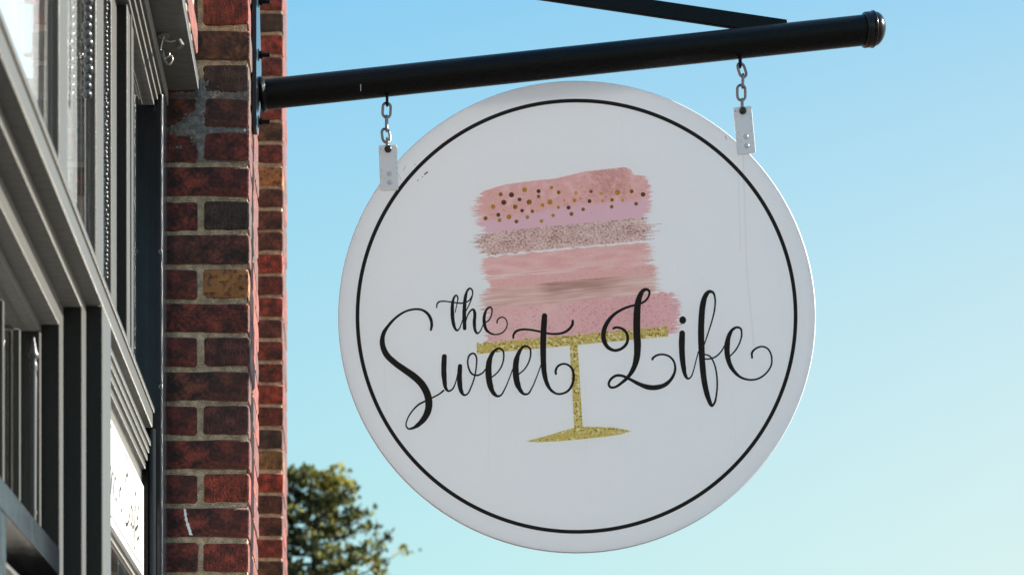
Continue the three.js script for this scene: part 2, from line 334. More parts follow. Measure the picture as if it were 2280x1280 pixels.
// ---------------------------------------------------------------- script lettered board on the shop front
{
  const w = 0.58, h = 0.172, c = document.createElement('canvas'); c.width = 1400; c.height = 416; const x = c.getContext('2d');
  x.fillStyle = '#f2f2ee'; x.fillRect(0, 0, c.width, c.height);
  x.strokeStyle = '#2a2a2a'; x.lineWidth = 7; x.strokeRect(-20, 26, c.width - 40, c.height - 60);
  x.strokeStyle = '#20201f'; x.lineCap = 'round'; x.lineJoin = 'round'; x.lineWidth = 17;
  const pen = (p) => { x.beginPath(); const cv = new THREE.CatmullRomCurve3(p.map(([a, b]) => new THREE.Vector3(a, b, 0)), false, 'centripetal').getPoints(90); cv.forEach((q, i) => (i ? x.lineTo(q.x, q.y) : x.moveTo(q.x, q.y))); x.stroke(); };
  pen([[40, 200], [10, 240], [30, 290], [75, 275], [85, 215], [50, 195], [130, 215]]);                                  // o
  pen([[150, 190], [165, 200], [150, 290], [205, 200], [235, 200], [225, 290], [285, 200], [315, 205], [300, 280], [340, 280]]);  // n
  pen([[420, 190], [440, 210], [420, 290], [470, 205], [500, 205], [490, 290], [520, 285]]);
  pen([[790, 120], [730, 90], [640, 150], [610, 240], [660, 310], [760, 290], [820, 240]]);                             // C
  pen([[930, 205], [880, 195], [840, 240], [855, 285], [900, 260], [935, 205], [920, 275], [965, 270]]);               // a
  pen([[980, 260], [1060, 150], [1075, 100], [1040, 110], [1010, 230], [985, 360], [1010, 350], [1030, 270], [1090, 255]]); // f
  pen([[1080, 250], [1150, 225], [1150, 195], [1110, 205], [1090, 260], [1130, 292], [1210, 260]]);                    // e
  pen([[1145, 165], [1190, 130]]);
  const t = new THREE.CanvasTexture(c); t.colorSpace = THREE.SRGBColorSpace;
  const m = std({ color: lin(0.5, 0.5, 0.5), map: t, roughness: 0.5 });
  const edge = std({ color: lin(0.78, 0.78, 0.77), roughness: 0.5 });
  const g = new THREE.BoxGeometry(w, h, 0.008); g.rotateY(Math.PI / 2);
  const b = shade(new THREE.Mesh(g, [edge, edge, edge, edge, m, edge])); b.name = 'lettered_board'; b.position.set(-0.3835, EYE + 0.696, -3.38);
  b.userData = { label: 'white board with thin black script lettering on the shop front', category: 'sign' }; scene.add(b);
}

// ---------------------------------------------------------------- strings of beads hanging in the window
for (const [d, ya, yb, r, X, label] of [[2.945, 1.225, 1.488, 0.0075, -0.390, 'shorter string of grey beads with a tie, hanging in the upper window'], [3.175, 1.02, 1.488, 0.0042, -0.391, 'longer string of clear beads nearest the dark window stile']]) {
  const s = thing('bead_string', label, 'beads', [X, EYE, -d], 'bead strings in the upper window');
  const bead = new THREE.SphereGeometry(r, 12, 8), m = phy({ color: lin(0.025, 0.027, 0.03), roughness: 0.3 });
  for (let y = ya; y < yb; y += r * 1.75) { const b = part('bead', bead, m, s); b.position.set(rr(-1, 1) * 0.0012, y, rr(-1, 1) * 0.0015); b.scale.setScalar(rr(0.85, 1.12)); }
  const g = new THREE.CylinderGeometry(0.0012, 0.0012, yb - ya, 6); g.translate(0, (ya + yb) / 2, 0); part('cord', g, zinc, s);
}

// ---------------------------------------------------------------- iron scroll hook under the cornice
{
  const h = thing('scroll_hook', 'small wrought iron scroll hook fixed under the cornice', 'hook', [-0.33, EYE + 1.587, -3.55]);
  const tube = (pts, r, name) => part(name, new THREE.TubeGeometry(new THREE.CatmullRomCurve3(pts.map((p) => new THREE.Vector3(...p))), 48, r, 10), zincDark, h);
  const zincDark = std({ color: lin(0.42, 0.40, 0.36), metalness: 0.8, roughness: 0.3 });
  part('base_plate', new THREE.CylinderGeometry(0.011, 0.011, 0.003, 18).translate(0, -0.002, 0), zincDark, h);
  tube([[0, -0.002, 0], [-0.004, -0.014, 0], [-0.006, -0.03, 0], [0.002, -0.042, 0.001], [0.010, -0.038, 0.002], [0.008, -0.030, 0.001]], 0.0022, 'scroll');
  tube([[-0.002, -0.03, 0.002], [0.002, -0.048, 0.002], [0.010, -0.055, 0.003], [0.016, -0.046, 0.003], [0.014, -0.040, 0.003]], 0.002, 'hook_curl');
  tube([[0, -0.008, 0], [0.012, -0.012, 0], [0.022, -0.010, 0], [0.028, -0.014, 0]], 0.0022, 'arm');
  part('knob', new THREE.CylinderGeometry(0.006, 0.0075, 0.012, 14).rotateZ(0.4).translate(0.029, -0.016, 0), zincDark, h);
}

// ---------------------------------------------------------------- sign bracket
const D = 4.0, U = D / F;                               // depth of the sign and metres per photo pixel there
{
  const bk = thing('sign_bracket', 'black iron pipe bracket with domed cap and diagonal brace on the pier', 'bracket', [0, 0, 0]);
  const a = at(577, 211.5, D), b = at(1930, 66.5, D), dir = b.clone().sub(a).normalize(), r = 32.2 * U;
  const along = (g, p) => { g.applyQuaternion(new THREE.Quaternion().setFromUnitVectors(new THREE.Vector3(0, 1, 0), dir)); g.translate(p.x, p.y, p.z); return g; };
  part('pipe', along(new THREE.CylinderGeometry(r, r, a.distanceTo(b), 64, 1), a.clone().lerp(b, 0.5)), iron, bk);
  const cp = [[0, 36.5], [3, 37.5], [14, 37.5], [16, 36.2], [17, 35.6], [17.5, 38.6], [21, 38.8], [22.5, 37]].map(([y, q]) => new THREE.Vector2(q * U, y * U));
  for (let i = 0; i <= 12; i++) { const t = i / 12 * Math.PI / 2; cp.push(new THREE.Vector2(Math.max(1e-5, 36 * U * Math.cos(t)), (22.5 + 25 * Math.sin(t)) * U)); }
  cp.unshift(new THREE.Vector2(r, 0));
  part('end_cap', along(new THREE.LatheGeometry(cp, 56), at(1925, 67, D)), phy({ color: lin(0.006, 0.006, 0.007), specularIntensity: 0.6, roughness: 0.2 }), bk);
  { const v = at(803, 207, D), g = new THREE.BoxGeometry(0.0012, 0.014, 0.0012); g.translate(v.x, v.y, v.z + r * 0.90); part('paint_chip', g, rivet, bk); }
  // weld collar at the wall end
  const wp = [[31, 0], [37, 2], [38, 7], [34, 12], [31, 16]].map(([q, y]) => new THREE.Vector2(q * U, y * U));
  part('weld', along(new THREE.LatheGeometry(wp, 40), at(578, 211, D)), iron, bk);
  // square brace bar
  const p0 = at(1752, 63, D), p1 = at(573, -112.5, D), bd = p1.clone().sub(p0), len = bd.length(), q = new THREE.Quaternion().setFromUnitVectors(new THREE.Vector3(1, 0, 0), bd.clone().normalize());
  const bg = new RoundedBoxGeometry(len, 35.5 * U, 0.010, 2, 0.002); metreUV(bg); bg.applyQuaternion(q); bg.translate((p0.x + p1.x) / 2, (p0.y + p1.y) / 2, p0.z);
  part('brace', bg, iron, bk);
  // wall plate, seen almost edge on
  const s = new THREE.Shape(); [[3.872, 1.548], [3.905, 1.545], [3.955, 1.575], [4.06, 1.66], [4.11, 1.76], [4.04, 1.83], [3.97, 1.95], [3.955, 2.02], [3.872, 2.02]].forEach(([d, y], i) => (i ? s.lineTo(d, y) : s.moveTo(d, y)));
  const pg = new THREE.ExtrudeGeometry(s, { depth: 0.007, bevelEnabled: true, bevelSize: 0.001, bevelThickness: 0.001, bevelSegments: 2 });
  pg.rotateY(Math.PI / 2); pg.translate(-0.182, EYE, 0); metreUV(pg);
  part('wall_plate', pg, gloss, bk);
  for (const [x, y] of [[574, 122], [574, 271], [574, 3]]) {
    const d = 3.925, v = at(x, y, d), bolt = new THREE.CylinderGeometry(0.0045, 0.0045, 0.022, 14).rotateZ(Math.PI / 2).translate(-0.160, v.y, -d);
    const m = part('bolt', bolt, iron, bk);
    part('washer', new THREE.CylinderGeometry(0.0115, 0.0115, 0.002, 22).rotateZ(Math.PI / 2).translate(-0.172, v.y, -d), iron, m);
    part('nut', new THREE.CylinderGeometry(0.0078, 0.0078, 0.007, 6).rotateZ(Math.PI / 2).translate(-0.1672, v.y, -d), iron, m);
  }
}

// ---------------------------------------------------------------- round sign
const SX = 1285.5, SY = 705, RX = 532.5, RY = 525.5;
const sign = thing('hanging_sign', 'large round white shop sign with a pink cake and black script lettering', 'sign', [0, 0, 0]);
{
  const N = 2048, span = 1084, k = N / span, ox = SX - span / 2, oy = SY - span / 2;   // canvas pixels per photo pixel
  const c = document.createElement('canvas'); c.width = c.height = N; const x = c.getContext('2d');
  x.fillStyle = '#f5f9f9'; x.fillRect(0, 0, N, N);
  // cake painted bristle by bristle
  const img = x.getImageData(0, 0, N, N), px = img.data, ang = -0.094, ca = Math.cos(ang), sa = Math.sin(ang), cx = 1255, cy = 560;
  const hex = (h) => [parseInt(h.slice(1, 3), 16), parseInt(h.slice(3, 5), 16), parseInt(h.slice(5, 7), 16)];
  const mixc = (a, b, t) => a.map((v, i) => v + (b[i] - v) * sat(t));
  // u along a stroke, v across it, both in photo pixels; each layer [u0,u1, top(u), bottom(u), ragged left, ragged right, colour(u,v)]
  const rose = hex('#eebfba'), roseD = hex('#cf9890'), roseL = hex('#f6d6d2'), lilac = hex('#edc6d0'), brown = hex('#bd958b'), beige = hex('#ebc7bd');
  const grain = (u, v) => 0.55 * fbm(u * 0.14, v * 0.2, 1.3, 4) + 0.6 * noise(u * 0.55, v * 0.6, 4.4);
  const topPts = [[-200, -128], [-166, -151], [-117, -160.7], [-70, -163], [0, -164], [61, -173], [152, -174.5], [166, -169], [172, -156], [196, -151], [220, -148]];
  const topEdge = (u) => { for (let i = 1; i < topPts.length; i++) if (u < topPts[i][0]) { const [a, b] = topPts[i - 1], [c2, d2] = topPts[i]; return b + (d2 - b) * sat((u - a) / (c2 - a)); } return -148; };
  const layers = [
    [-190, 206, (u) => topEdge(u), () => -70, 34, 14, (u, v) => mixc(mixc(rose, roseD, 1.5 * grain(u, v) + smooth(40, 110, u) * smooth(170, 140, u) * smooth(-95, -130, v) * 0.55), roseL, 0.9 * noise(u * 0.05, v * 0.05, 9) * 1.2)],
    [-178, 200, () => -104, () => -57, 26, 22, (u, v) => mixc(lilac, hex('#e6c8d6'), 0.8 * noise(u * 0.03, v * 0.35, 3) + 0.3), (u, v) => smooth(-106, -92, v + 6 * noise(u * 0.05, 0.5, 2) + smooth(40, -160, u) * -12)],
    [-192, 206, (u) => -59 + 5 * noise(u * 0.08, 2, 1), (u) => -8 + 4 * noise(u * 0.07, 7, 1), 34, 36, (u, v) => { const h = noise((u + v) * 0.75, (u - v) * 0.12, 5), gg = 0.5 + 1.1 * noise(u * 0.2, v * 0.22, 7) + 0.5 * h + 0.5 * noise(u * 0.03, v * 0.05, 2); return mixc(mixc(hex('#ecd9d2'), hex('#cfaea6'), gg * 1.2), hex('#9c736b'), 0.8 * smooth(0.75, 1.3, gg)); }],
    [-186, 198, (u) => -4 + 4 * noise(u * 0.05, 1, 1), () => 52, 22, 26, (u, v) => mixc(mixc(rose, roseD, 1.0 * grain(u, v)), roseL, 0.35 + 0.8 * noise(u * 0.02, v * 0.08, 6)), (u, v) => 1 - smooth(0.1, 0.5, noise(u * 0.012, v * 0.5, 12)) * smooth(8, 2, Math.abs(v - 42 - u * 0.015)) * 1.6],
    [-176, 204, () => 46, () => 78, 14, 18, (u, v) => mixc(mixc(rose, roseD, 1.3 * grain(u, v) + 0.2 * smooth(120, 190, u)), roseL, 0.2), (u, v) => smooth(44, 52, v + 4 * noise(u * 0.04, 3, 3))],
    [-196, 206, () => 66, () => 124, 24, 26, (u, v) => mixc(mixc(beige, brown, smooth(-80, -30, u) * smooth(150, 60, u) * smooth(108, 72, v) * 0.8 + 0.1 + 0.35 * noise(u * 0.02, v * 0.12, 8)), hex('#f0d8d2'), 0.7 * noise(u * 0.012, v * 0.2, 15)), (u, v) => smooth(-0.36, -0.22, noise(u * 0.01, v * 0.42, 21) + 0.16 - 0.26 * smooth(150, 200, Math.abs(u)))],
    [-190, 246, (u) => 113 + 8 * noise(u * 0.05, 5, 5), () => 204, 16, 26, (u, v) => mixc(mixc(hex('#efc0c1'), hex('#be8483'), smooth(0.1, 0.5, grain(u, v)) * 1.1), roseL, 0.5 * smooth(60, -60, u) * (0.8 + noise(u * 0.03, v * 0.03, 2)) + 0.3 * smooth(0.15, 0.4, noise(u * 0.4, v * 0.4, 33)))],
  ];
  for (let j = Math.round((340 - oy) * k); j < (800 - oy) * k; j++) for (let i = Math.round((1020 - ox) * k); i < (1520 - ox) * k; i++) {
    const X = i / k + ox - cx, Y = j / k + oy - cy, u = X * ca + Y * sa, v = -X * sa + Y * ca, o = (j * N + i) * 4;
    for (const [u0, u1, t, b, rl, rt, col, cov] of layers) {
      if (u < u0 - 30 || u > u1 + 30 || v < t(u) - 3 || v > b(u) + 3) continue;
      const bl = 0.5 + 0.9 * noise(u * 0.02, v * 0.55, 17.3 + u0) + 0.35 * noise(u * 0.12, v * 1.3, 3.1), br = 0.5 + 0.9 * noise(u * 0.02, v * 0.55, 41.7 + u1) + 0.35 * noise(u * 0.12, v * 1.3, 8.1);
      const mv = (t(u) + b(u)) / 2, hv = (b(u) - t(u)) / 2, round = Math.pow(Math.abs(v - mv) / hv, 3);
      const en = 1.6 * noise(u * 0.25, v * 0.5, 6);
      let al = smooth(-0.8, 0.8, v - t(u) + en) * smooth(-0.8, 0.8, b(u) - v + en) * smooth(-1, 1.4, u - u0 - rl * (bl - 0.35) - rl * 0.45 * round) * smooth(-1, 1.4, u1 - u - rt * (br - 0.35) - rt * 0.45 * round);
      if (al <= 0) continue;
      if (cov) al *= sat(cov(u, v));
      const cc = col(u, v);
      for (let q = 0; q < 3; q++) px[o + q] += (cc[q] - px[o + q]) * al;
    }
  }
  // gold foil cake stand
  const gold = (X, Y) => { const a = noise(X * 0.13, Y * 0.15, 2) * 1.15, b = noise(X * 0.22, Y * 0.25, 8), p = noise(X * 0.03, Y * 0.05, 5); let cc = mixc(hex('#dccd86'), hex('#c6b258'), 0.5 + b); const f = smooth(-0.25, 0.15, p + 0.12); cc = mixc(cc, hex('#f3ecc4'), 0.85 * f * smooth(0.1, 0.4, a)); return mixc(cc, hex('#7d6e34'), 0.85 * f * smooth(0.22, 0.5, b - a * 0.6)); };
  const inPoly = (P, X, Y) => { let s = false; for (let i = 0, j = P.length - 1; i < P.length; j = i++) if ((P[i][1] > Y) !== (P[j][1] > Y) && X < (P[j][0] - P[i][0]) * (Y - P[i][1]) / (P[j][1] - P[i][1]) + P[i][0]) s = !s; return s; };
  const plate = [[1062, 763], [1150, 757], [1250, 748], [1360, 738], [1440, 731], [1488, 724], [1488.5, 749], [1062, 788]], stem = [[1269, 766], [1286.5, 764], [1298, 952], [1279, 954]];
  const foot = []; for (const cv of [[[1172, 982], [1225, 968], [1280, 952], [1330, 950], [1375, 953], [1407, 960]], [[1407, 960], [1375, 968], [1300, 977], [1235, 982.5], [1190, 984], [1172, 982]]]) foot.push(...new THREE.CatmullRomCurve3(cv.map(([a, b]) => new THREE.Vector3(a, b, 0))).getPoints(30).map((p) => [p.x, p.y]));
  for (let j = Math.round((715 - oy) * k); j < (990 - oy) * k; j++) for (let i = Math.round((1055 - ox) * k); i < (1495 - ox) * k; i++) {
    const X = i / k + ox, Y = j / k + oy;
    let hit = 0; for (const [qx, qy] of [[-0.13, -0.13], [0.13, -0.13], [-0.13, 0.13], [0.13, 0.13]]) if (inPoly(plate, X + qx, Y + qy + 4 * noise(X * 0.12, Y * 0.02, 3) * smooth(1488, 1470, X) * (Y < 768 - (X - 1062) * 0.09 ? 1 : 0)) || inPoly(stem, X + qx, Y + qy) || inPoly(foot, X + qx, Y + qy)) hit += 0.25;
    if (!hit) continue; const cc = gold(X, Y), o = (j * N + i) * 4; for (let q = 0; q < 3; q++) px[o + q] += (cc[q] - px[o + q]) * hit;
  }
  x.putImageData(img, 0, 0);
  // gold dots on the top tier
  const S3 = 3.5553;
  for (const [u, v, r, d] of [[303, 258, 15, 1], [389, 262, 20, 2], [493, 222, 19, 0], [604, 233, 16, 2], [706, 204, 14, 0], [763, 243, 15, 1], [900, 248, 15, 3], [1020, 235, 14, 1], [1099, 254, 14, 3], [1229, 244, 20, 0], [1342, 235, 16, 1], [1432, 259, 18, 2], [328, 322, 20, 2], [453, 299, 15, 2], [604, 275, 14, 1], [529, 320, 20, 1], [243, 355, 18, 0], [419, 357, 18, 1], [634, 344, 15, 0], [693, 320, 20, 0], [808, 306, 12, 3], [888, 306, 15, 0], [935, 291, 11, 3], [1008, 312, 15, 2], [1113, 309, 14, 3], [1186, 302, 14, 1], [1270, 305, 14, 3], [473, 387, 14, 2], [555, 393, 14, 1], [760, 361, 13, 0], [841, 363, 16, 2], [957, 377, 14, 1], [1183, 356, 14, 1], [1377, 333, 15, 1], [183, 448, 16, 1], [285, 420, 16, 2], [294, 463, 15, 0], [368, 437, 19, 0], [428, 473, 15, 1], [515, 439, 14, 0], [627, 470, 14, 0], [719, 425, 14, 0], [864, 413, 16, 1], [1026, 408, 13, 4]]) {
    const X = (1030 + u / S3 - ox) * k, Y = (360 + v / S3 - oy) * k, R = r / S3 * k;
    x.save(); x.beginPath(); x.arc(X, Y, R, 0, 7); x.clip(); x.fillStyle = ['#b98a32', '#8a6428', '#5e4634', '#d8a468', '#e8c2b8'][d]; x.fillRect(X - R, Y - R, 2 * R, 2 * R);
    if (d < 4) for (let q = 0; q < 9; q++) { x.fillStyle = rnd() < 0.5 ? ['#f0d27a', '#d9a93f', '#8f6a3a', '#f5d9a0'][d] : ['#5f4518', '#3d2c14', '#33241c', '#b87a3c'][d]; const tx = X + rr(-R, R), ty = Y + rr(-R, R), t = R * rr(0.25, 0.6); x.beginPath(); x.moveTo(tx, ty); x.lineTo(tx + t * rr(-1, 1), ty + t * rr(-1, 1)); x.lineTo(tx + t * rr(-1, 1), ty + t * rr(-1, 1)); x.fill(); }
    x.restore();
  }
  // ring
  x.strokeStyle = '#252321'; x.lineWidth = 8.2 * k; x.beginPath(); x.ellipse((1284.5 - ox) * k, (704 - oy) * k, 488.5 * k, 480 * k, 0, 0, 7); x.stroke();
  // lettering: pen strokes [u, v, width] read off two enlarged views of the photograph (3.2 times)
  const pen = (bx, pts) => {
    x.fillStyle = '#262422';
    const cv = new THREE.CatmullRomCurve3(pts.map(([u, v]) => new THREE.Vector3(u, v, 0)), false, 'centripetal'), n = pts.length * 34;
    for (let i = 0; i <= n; i++) {
      const t = i / n, p = cv.getPoint(t), f = t * (pts.length - 1), a = Math.min(pts.length - 2, f | 0), q = f - a, qs = q * q * (3 - 2 * q), w = pts[a][2] + (pts[a + 1][2] - pts[a][2]) * qs;
      x.beginPath(); x.arc((bx + p.x / 3.2 - ox) * k, (600 + p.y / 3.2 - oy) * k, w / 6.4 * k, 0, 7); x.fill();
    }
  };
  const A = (p) => pen(820, p), L = (p) => pen(1300, p);
  A([[489, 270, 8], [490, 250, 9], [502, 232, 10], [530, 226, 9], [570, 229, 9], [620, 236, 9], [665, 240, 10], [700, 232, 9], [725, 215, 8], [742, 185, 8]]);
  A([[620, 305, 6], [634, 240, 7], [639, 200, 9], [627, 183, 10], [610, 205, 14], [601, 250, 22], [600, 310, 26], [607, 380, 24], [621, 422, 17], [634, 435, 11], [650, 420, 8], [668, 375, 7], [690, 310, 7], [720, 250, 8], [742, 190, 8], [742, 148, 10], [725, 134, 11], [706, 153, 14], [693, 200, 22], [687, 260, 25], [685, 330, 27], [688, 420, 25]]);
  A([[690, 400, 6], [706, 335, 8], [730, 294, 10], [750, 285, 14], [760, 312, 21], [757, 380, 23], [762, 430, 19], [776, 454, 13], [796, 443, 8], [822, 388, 7]]);
  A([[826, 382, 8], [860, 362, 9], [880, 320, 9], [882, 280, 10], [869, 268, 11], [846, 284, 14], [829, 330, 21], [828, 380, 23], [842, 428, 19], [876, 456, 12], [915, 463, 9], [958, 449, 9], [988, 410, 8], [988, 366, 8], [964, 341, 8], [936, 346, 9], [920, 365, 9], [920, 381, 9]]);
  A([[447, 430, 15], [453, 395, 19], [445, 350, 21], [420, 311, 19], [380, 287, 15], [330, 283, 14], [270, 297, 14], [203, 338, 16], [146, 397, 20], [108, 460, 29], [101, 530, 37], [128, 603, 41], [190, 665, 42], [260, 715, 45], [330, 765, 49], [385, 820, 50], [420, 885, 50], [433, 950, 50], [425, 1010, 47], [400, 1060, 41], [360, 1103, 31], [322, 1128, 18], [287, 1134, 11], [270, 1112, 9], [281, 1062, 9], [315, 1007, 10], [360, 962, 12], [410, 936, 12], [460, 912, 10], [510, 885, 10], [538, 862, 12]]);
  A([[543, 620, 35], [540, 680, 37], [540, 740, 37], [545, 800, 31], [553, 845, 22], [572, 866, 12], [600, 853, 10], [625, 800, 8], [642, 735, 10]]);
  A([[655, 688, 30], [652, 740, 33], [653, 810, 35], [662, 862, 28], [681, 893, 15], [706, 888, 10], [735, 835, 10], [760, 760, 10], [771, 690, 10], [771, 622, 11], [752, 598, 12], [726, 607, 12], [711, 642, 11], [716, 700, 12], [739, 742, 12], [775, 754, 12], [815, 737, 10], [842, 703, 8]]);
  A([[885, 765, 9], [925, 730, 9], [955, 680, 10], [967, 622, 11], [961, 578, 12], [935, 562, 14], [906, 574, 18], [878, 612, 28], [861, 670, 40], [859, 750, 44], [869, 820, 41], [891, 876, 29], [920, 902, 17], [946, 896, 11], [975, 850, 9], [1005, 780, 8], [1032, 708, 8]]);
  A([[1075, 745, 9], [1115, 710, 9], [1145, 660, 10], [1159, 602, 11], [1153, 562, 12], [1126, 545, 14], [1098, 558, 18], [1071, 602, 28], [1055, 660, 40], [1053, 740, 44], [1063, 808, 41], [1086, 861, 27], [1111, 887, 16], [1140, 885, 11], [1170, 840, 9], [1200, 770, 8], [1234, 678, 8]]);
  A([[1258, 330, 38], [1254, 390, 41], [1250, 460, 42], [1248, 560, 42], [1250, 660, 39], [1257, 740, 35], [1274, 808, 28], [1302, 857, 19], [1342, 884, 14], [1386, 884, 14], [1430, 860, 16], [1459, 810, 18], [1466, 750, 18], [1451, 702, 16], [1420, 677, 13], [1385, 673, 13], [1353, 690, 14], [1338, 720, 16], [1339, 743, 15]]);
  A([[1034, 487, 13], [1037, 465, 15], [1056, 440, 16], [1095, 428, 15], [1150, 429, 14], [1215, 440, 14], [1280, 455, 14], [1345, 459, 15], [1400, 447, 17], [1438, 420, 18], [1458, 388, 18], [1459, 364, 15]]);
  L([[212, 421, 13], [226, 414, 16], [256, 415, 16], [293, 434, 18], [315, 476, 20], [307, 528, 20], [268, 565, 20], [220, 576, 20], [172, 552, 26], [145, 500, 33], [145, 440, 33], [168, 381, 29], [211, 327, 22], [270, 287, 18], [330, 263, 16], [390, 248, 14], [438, 226, 14], [465, 190, 14], [470, 157, 16], [453, 142, 18], [426, 150, 26], [402, 190, 36], [387, 250, 45], [381, 340, 49], [380, 440, 50], [385, 530, 50], [381, 620, 45], [360, 698, 35], [320, 763, 25], [270, 809, 19], [225, 838, 16], [192, 838, 16], [180, 815, 16], [196, 781, 17], [230, 757, 18], [275, 757, 18], [330, 781, 20], [395, 815, 26], [460, 838, 35], [520, 840, 35], [580, 822, 29], [628, 778, 21], [653, 720, 17], [647, 661, 14], [614, 620, 13], [565, 605, 13], [522, 612, 14], [494, 633, 15], [492, 641, 14]]);
  x.beginPath(); x.ellipse((1300 + 708 / 3.2 - ox) * k, (600 + 360 / 3.2 - oy) * k, 24 / 3.2 * k, 27 / 3.2 * k, 0, 0, 7); x.fill();
  L([[704, 454, 40], [702, 520, 42], [704, 610, 40], [713, 690, 35], [725, 748, 25], [743, 777, 14], [765, 767, 9], [785, 720, 8], [800, 660, 8], [820, 585, 8]]);
  L([[860, 540, 8], [890, 450, 9], [918, 360, 10], [936, 280, 11], [938, 202, 12], [923, 163, 16], [896, 158, 24], [870, 188, 34], [851, 255, 41], [842, 350, 43], [839, 450, 44], [842, 560, 44], [849, 680, 42], [861, 790, 40], [879, 878, 37], [899, 940, 30], [915, 970, 18], [934, 952, 14], [949, 890, 12], [954, 800, 12], [944, 710, 11], [924, 651, 10], [900, 617, 10], [868, 605, 9]]);
  L([[845, 637, 9], [900, 636, 10], [945, 620, 10], [985, 580, 9], [1006, 543, 8]]);
  L([[1048, 615, 9], [1085, 575, 10], [1115, 520, 10], [1129, 462, 11], [1121, 421, 13], [1093, 412, 15], [1062, 430, 20], [1038, 473, 30], [1025, 540, 39], [1027, 610, 37], [1046, 680, 31], [1081, 733, 23], [1126, 770, 16], [1190, 786, 13], [1250, 776, 12], [1304, 738, 11], [1340, 680, 11], [1340, 612, 11], [1314, 564, 11], [1275, 549, 11], [1231, 562, 12], [1203, 592, 15], [1203, 628, 13]]);
  // scuffs by the tabs and rain marks below the right one
  x.lineCap = 'round';
  const scuff = (pts, w, col) => { x.strokeStyle = col; x.lineWidth = w * k; x.beginPath(); pts.forEach(([a, b], i) => (i ? x.lineTo((a - ox) * k, (b - oy) * k) : x.moveTo((a - ox) * k, (b - oy) * k))); x.stroke(); };
  scuff([[912, 394], [915, 386]], 3, '#33302e'); scuff([[946, 388], [952, 383]], 2.5, '#33302e'); scuff([[940, 394], [942, 393]], 1.2, '#55514e'); scuff([[930, 402], [932, 401]], 1.5, '#55514e'); scuff([[899, 380], [903, 369]], 0.8, '#8a8788'); scuff([[888, 388], [893, 400]], 0.7, '#a5a2a4');
  scuff([[1610, 288], [1615, 290]], 0.9, '#4a4644'); scuff([[1616, 303], [1619, 311]], 0.8, '#5a5654'); scuff([[924, 366], [925, 366]], 1.3, '#5a5654');
  for (const [xa, ya, xb, yb, w] of [[1656, 345, 1664, 600, 1.6], [1664, 600, 1680, 770, 1.6], [1645, 365, 1650, 560, 1.2]]) scuff([[xa, ya], [xb, yb]], w * 2.6, 'rgba(170,166,178,0.10)');
  for (let i = 0; i < 8; i++) { const a = rr(820, 1750), b = rr(230, 900); scuff([[a, b], [a + rr(-2, 3), b + rr(40, 110)], [a + rr(-4, 6), b + rr(120, 230)]], rr(1.5, 5), 'rgba(176,168,160,' + rr(0.02, 0.045) + ')'); }
  for (let i = 0; i < 500; i++) { x.fillStyle = 'rgba(120,116,120,' + rr(0.05, 0.3) + ')'; x.beginPath(); x.arc(rr(0, N), rr(0, N), rr(0.4, 1.6), 0, 7); x.fill(); }
  const tex = new THREE.CanvasTexture(c); tex.colorSpace = THREE.SRGBColorSpace; tex.anisotropy = 8;
  const face = phy({ color: 0xffffff, map: tex, roughness: 1, specularIntensity: 0.2, transmission: 0.52, thickness: 0 }), edge = phy({ color: lin(0.86, 0.86, 0.89), roughness: 1, transmission: 0.5, thickness: 0 });
  // disc with a softly broken rim
  const T = 0.010, seg = 220, rim = 0.0012, ctr = at(SX, SY, D);
  const prof = [[0, T / 2], [1, T / 2, -rim], [1, T / 2 - rim, 0], [1, -T / 2 + rim, 0], [1, -T / 2, -rim], [0, -T / 2]];
  const pos = [], uv = [], idx = [], grp = [];
  const rings = prof.map(([f, z, dr = 0]) => { const base = pos.length / 3; for (let i = 0; i <= seg; i++) { const t = i / seg * Math.PI * 2, X = f * (RX * U + dr) * Math.cos(t), Y = f * (RY * U + dr) * Math.sin(t); pos.push(X, Y, z); uv.push(0.5 + X / (span * U), 0.5 + Y / (span * U)); } return base; });
  const start = []; for (let r = 0; r < rings.length - 1; r++) { start.push(idx.length); for (let i = 0; i < seg; i++) { const a = rings[r] + i, b = rings[r + 1] + i; idx.push(a, b, b + 1); if (prof[r][0]) idx.push(a, b + 1, a + 1); } }
  const g = new THREE.BufferGeometry(); g.setAttribute('position', new THREE.Float32BufferAttribute(pos, 3)); g.setAttribute('uv', new THREE.Float32BufferAttribute(uv, 2)); g.setIndex(idx);
  const flat = g.toNonIndexed(); flat.computeVertexNormals();
  flat.clearGroups(); flat.addGroup(0, start[1], 0); flat.addGroup(start[1], start[4] - start[1], 1); flat.addGroup(start[4], idx.length - start[4], 2);
  flat.translate(ctr.x, ctr.y, ctr.z - T / 2);
  part('panel', flat, [face, std({ color: lin(0.62, 0.63, 0.67), roughness: 0.5 }), edge], sign);
  // hanging tabs
  const tabTex = document.createElement('canvas'); tabTex.width = 256; tabTex.height = 640; const tx = tabTex.getContext('2d');
  tx.fillStyle = '#f0f0f0'; tx.fillRect(0, 0, 256, 640);
  for (let i = 0; i < 46; i++) { tx.strokeStyle = 'rgba(50,46,44,' + rr(0.3, 0.95) + ')'; tx.lineWidth = rr(3, 9); const a = rr(0, 256), b = rr(40, 620), side = rnd() < 0.5; const qx = side ? (a < 128 ? a * 0.3 : 256 - (256 - a) * 0.3) : a; tx.beginPath(); tx.moveTo(qx, b); tx.lineTo(qx + rr(-14, 14), b + rr(-6, 8)); tx.stroke(); }
  const tt = new THREE.CanvasTexture(tabTex); tt.colorSpace = THREE.SRGBColorSpace;
  const tabMat = std({ color: lin(0.9, 0.9, 0.9), map: tt, roughness: 0.4 });
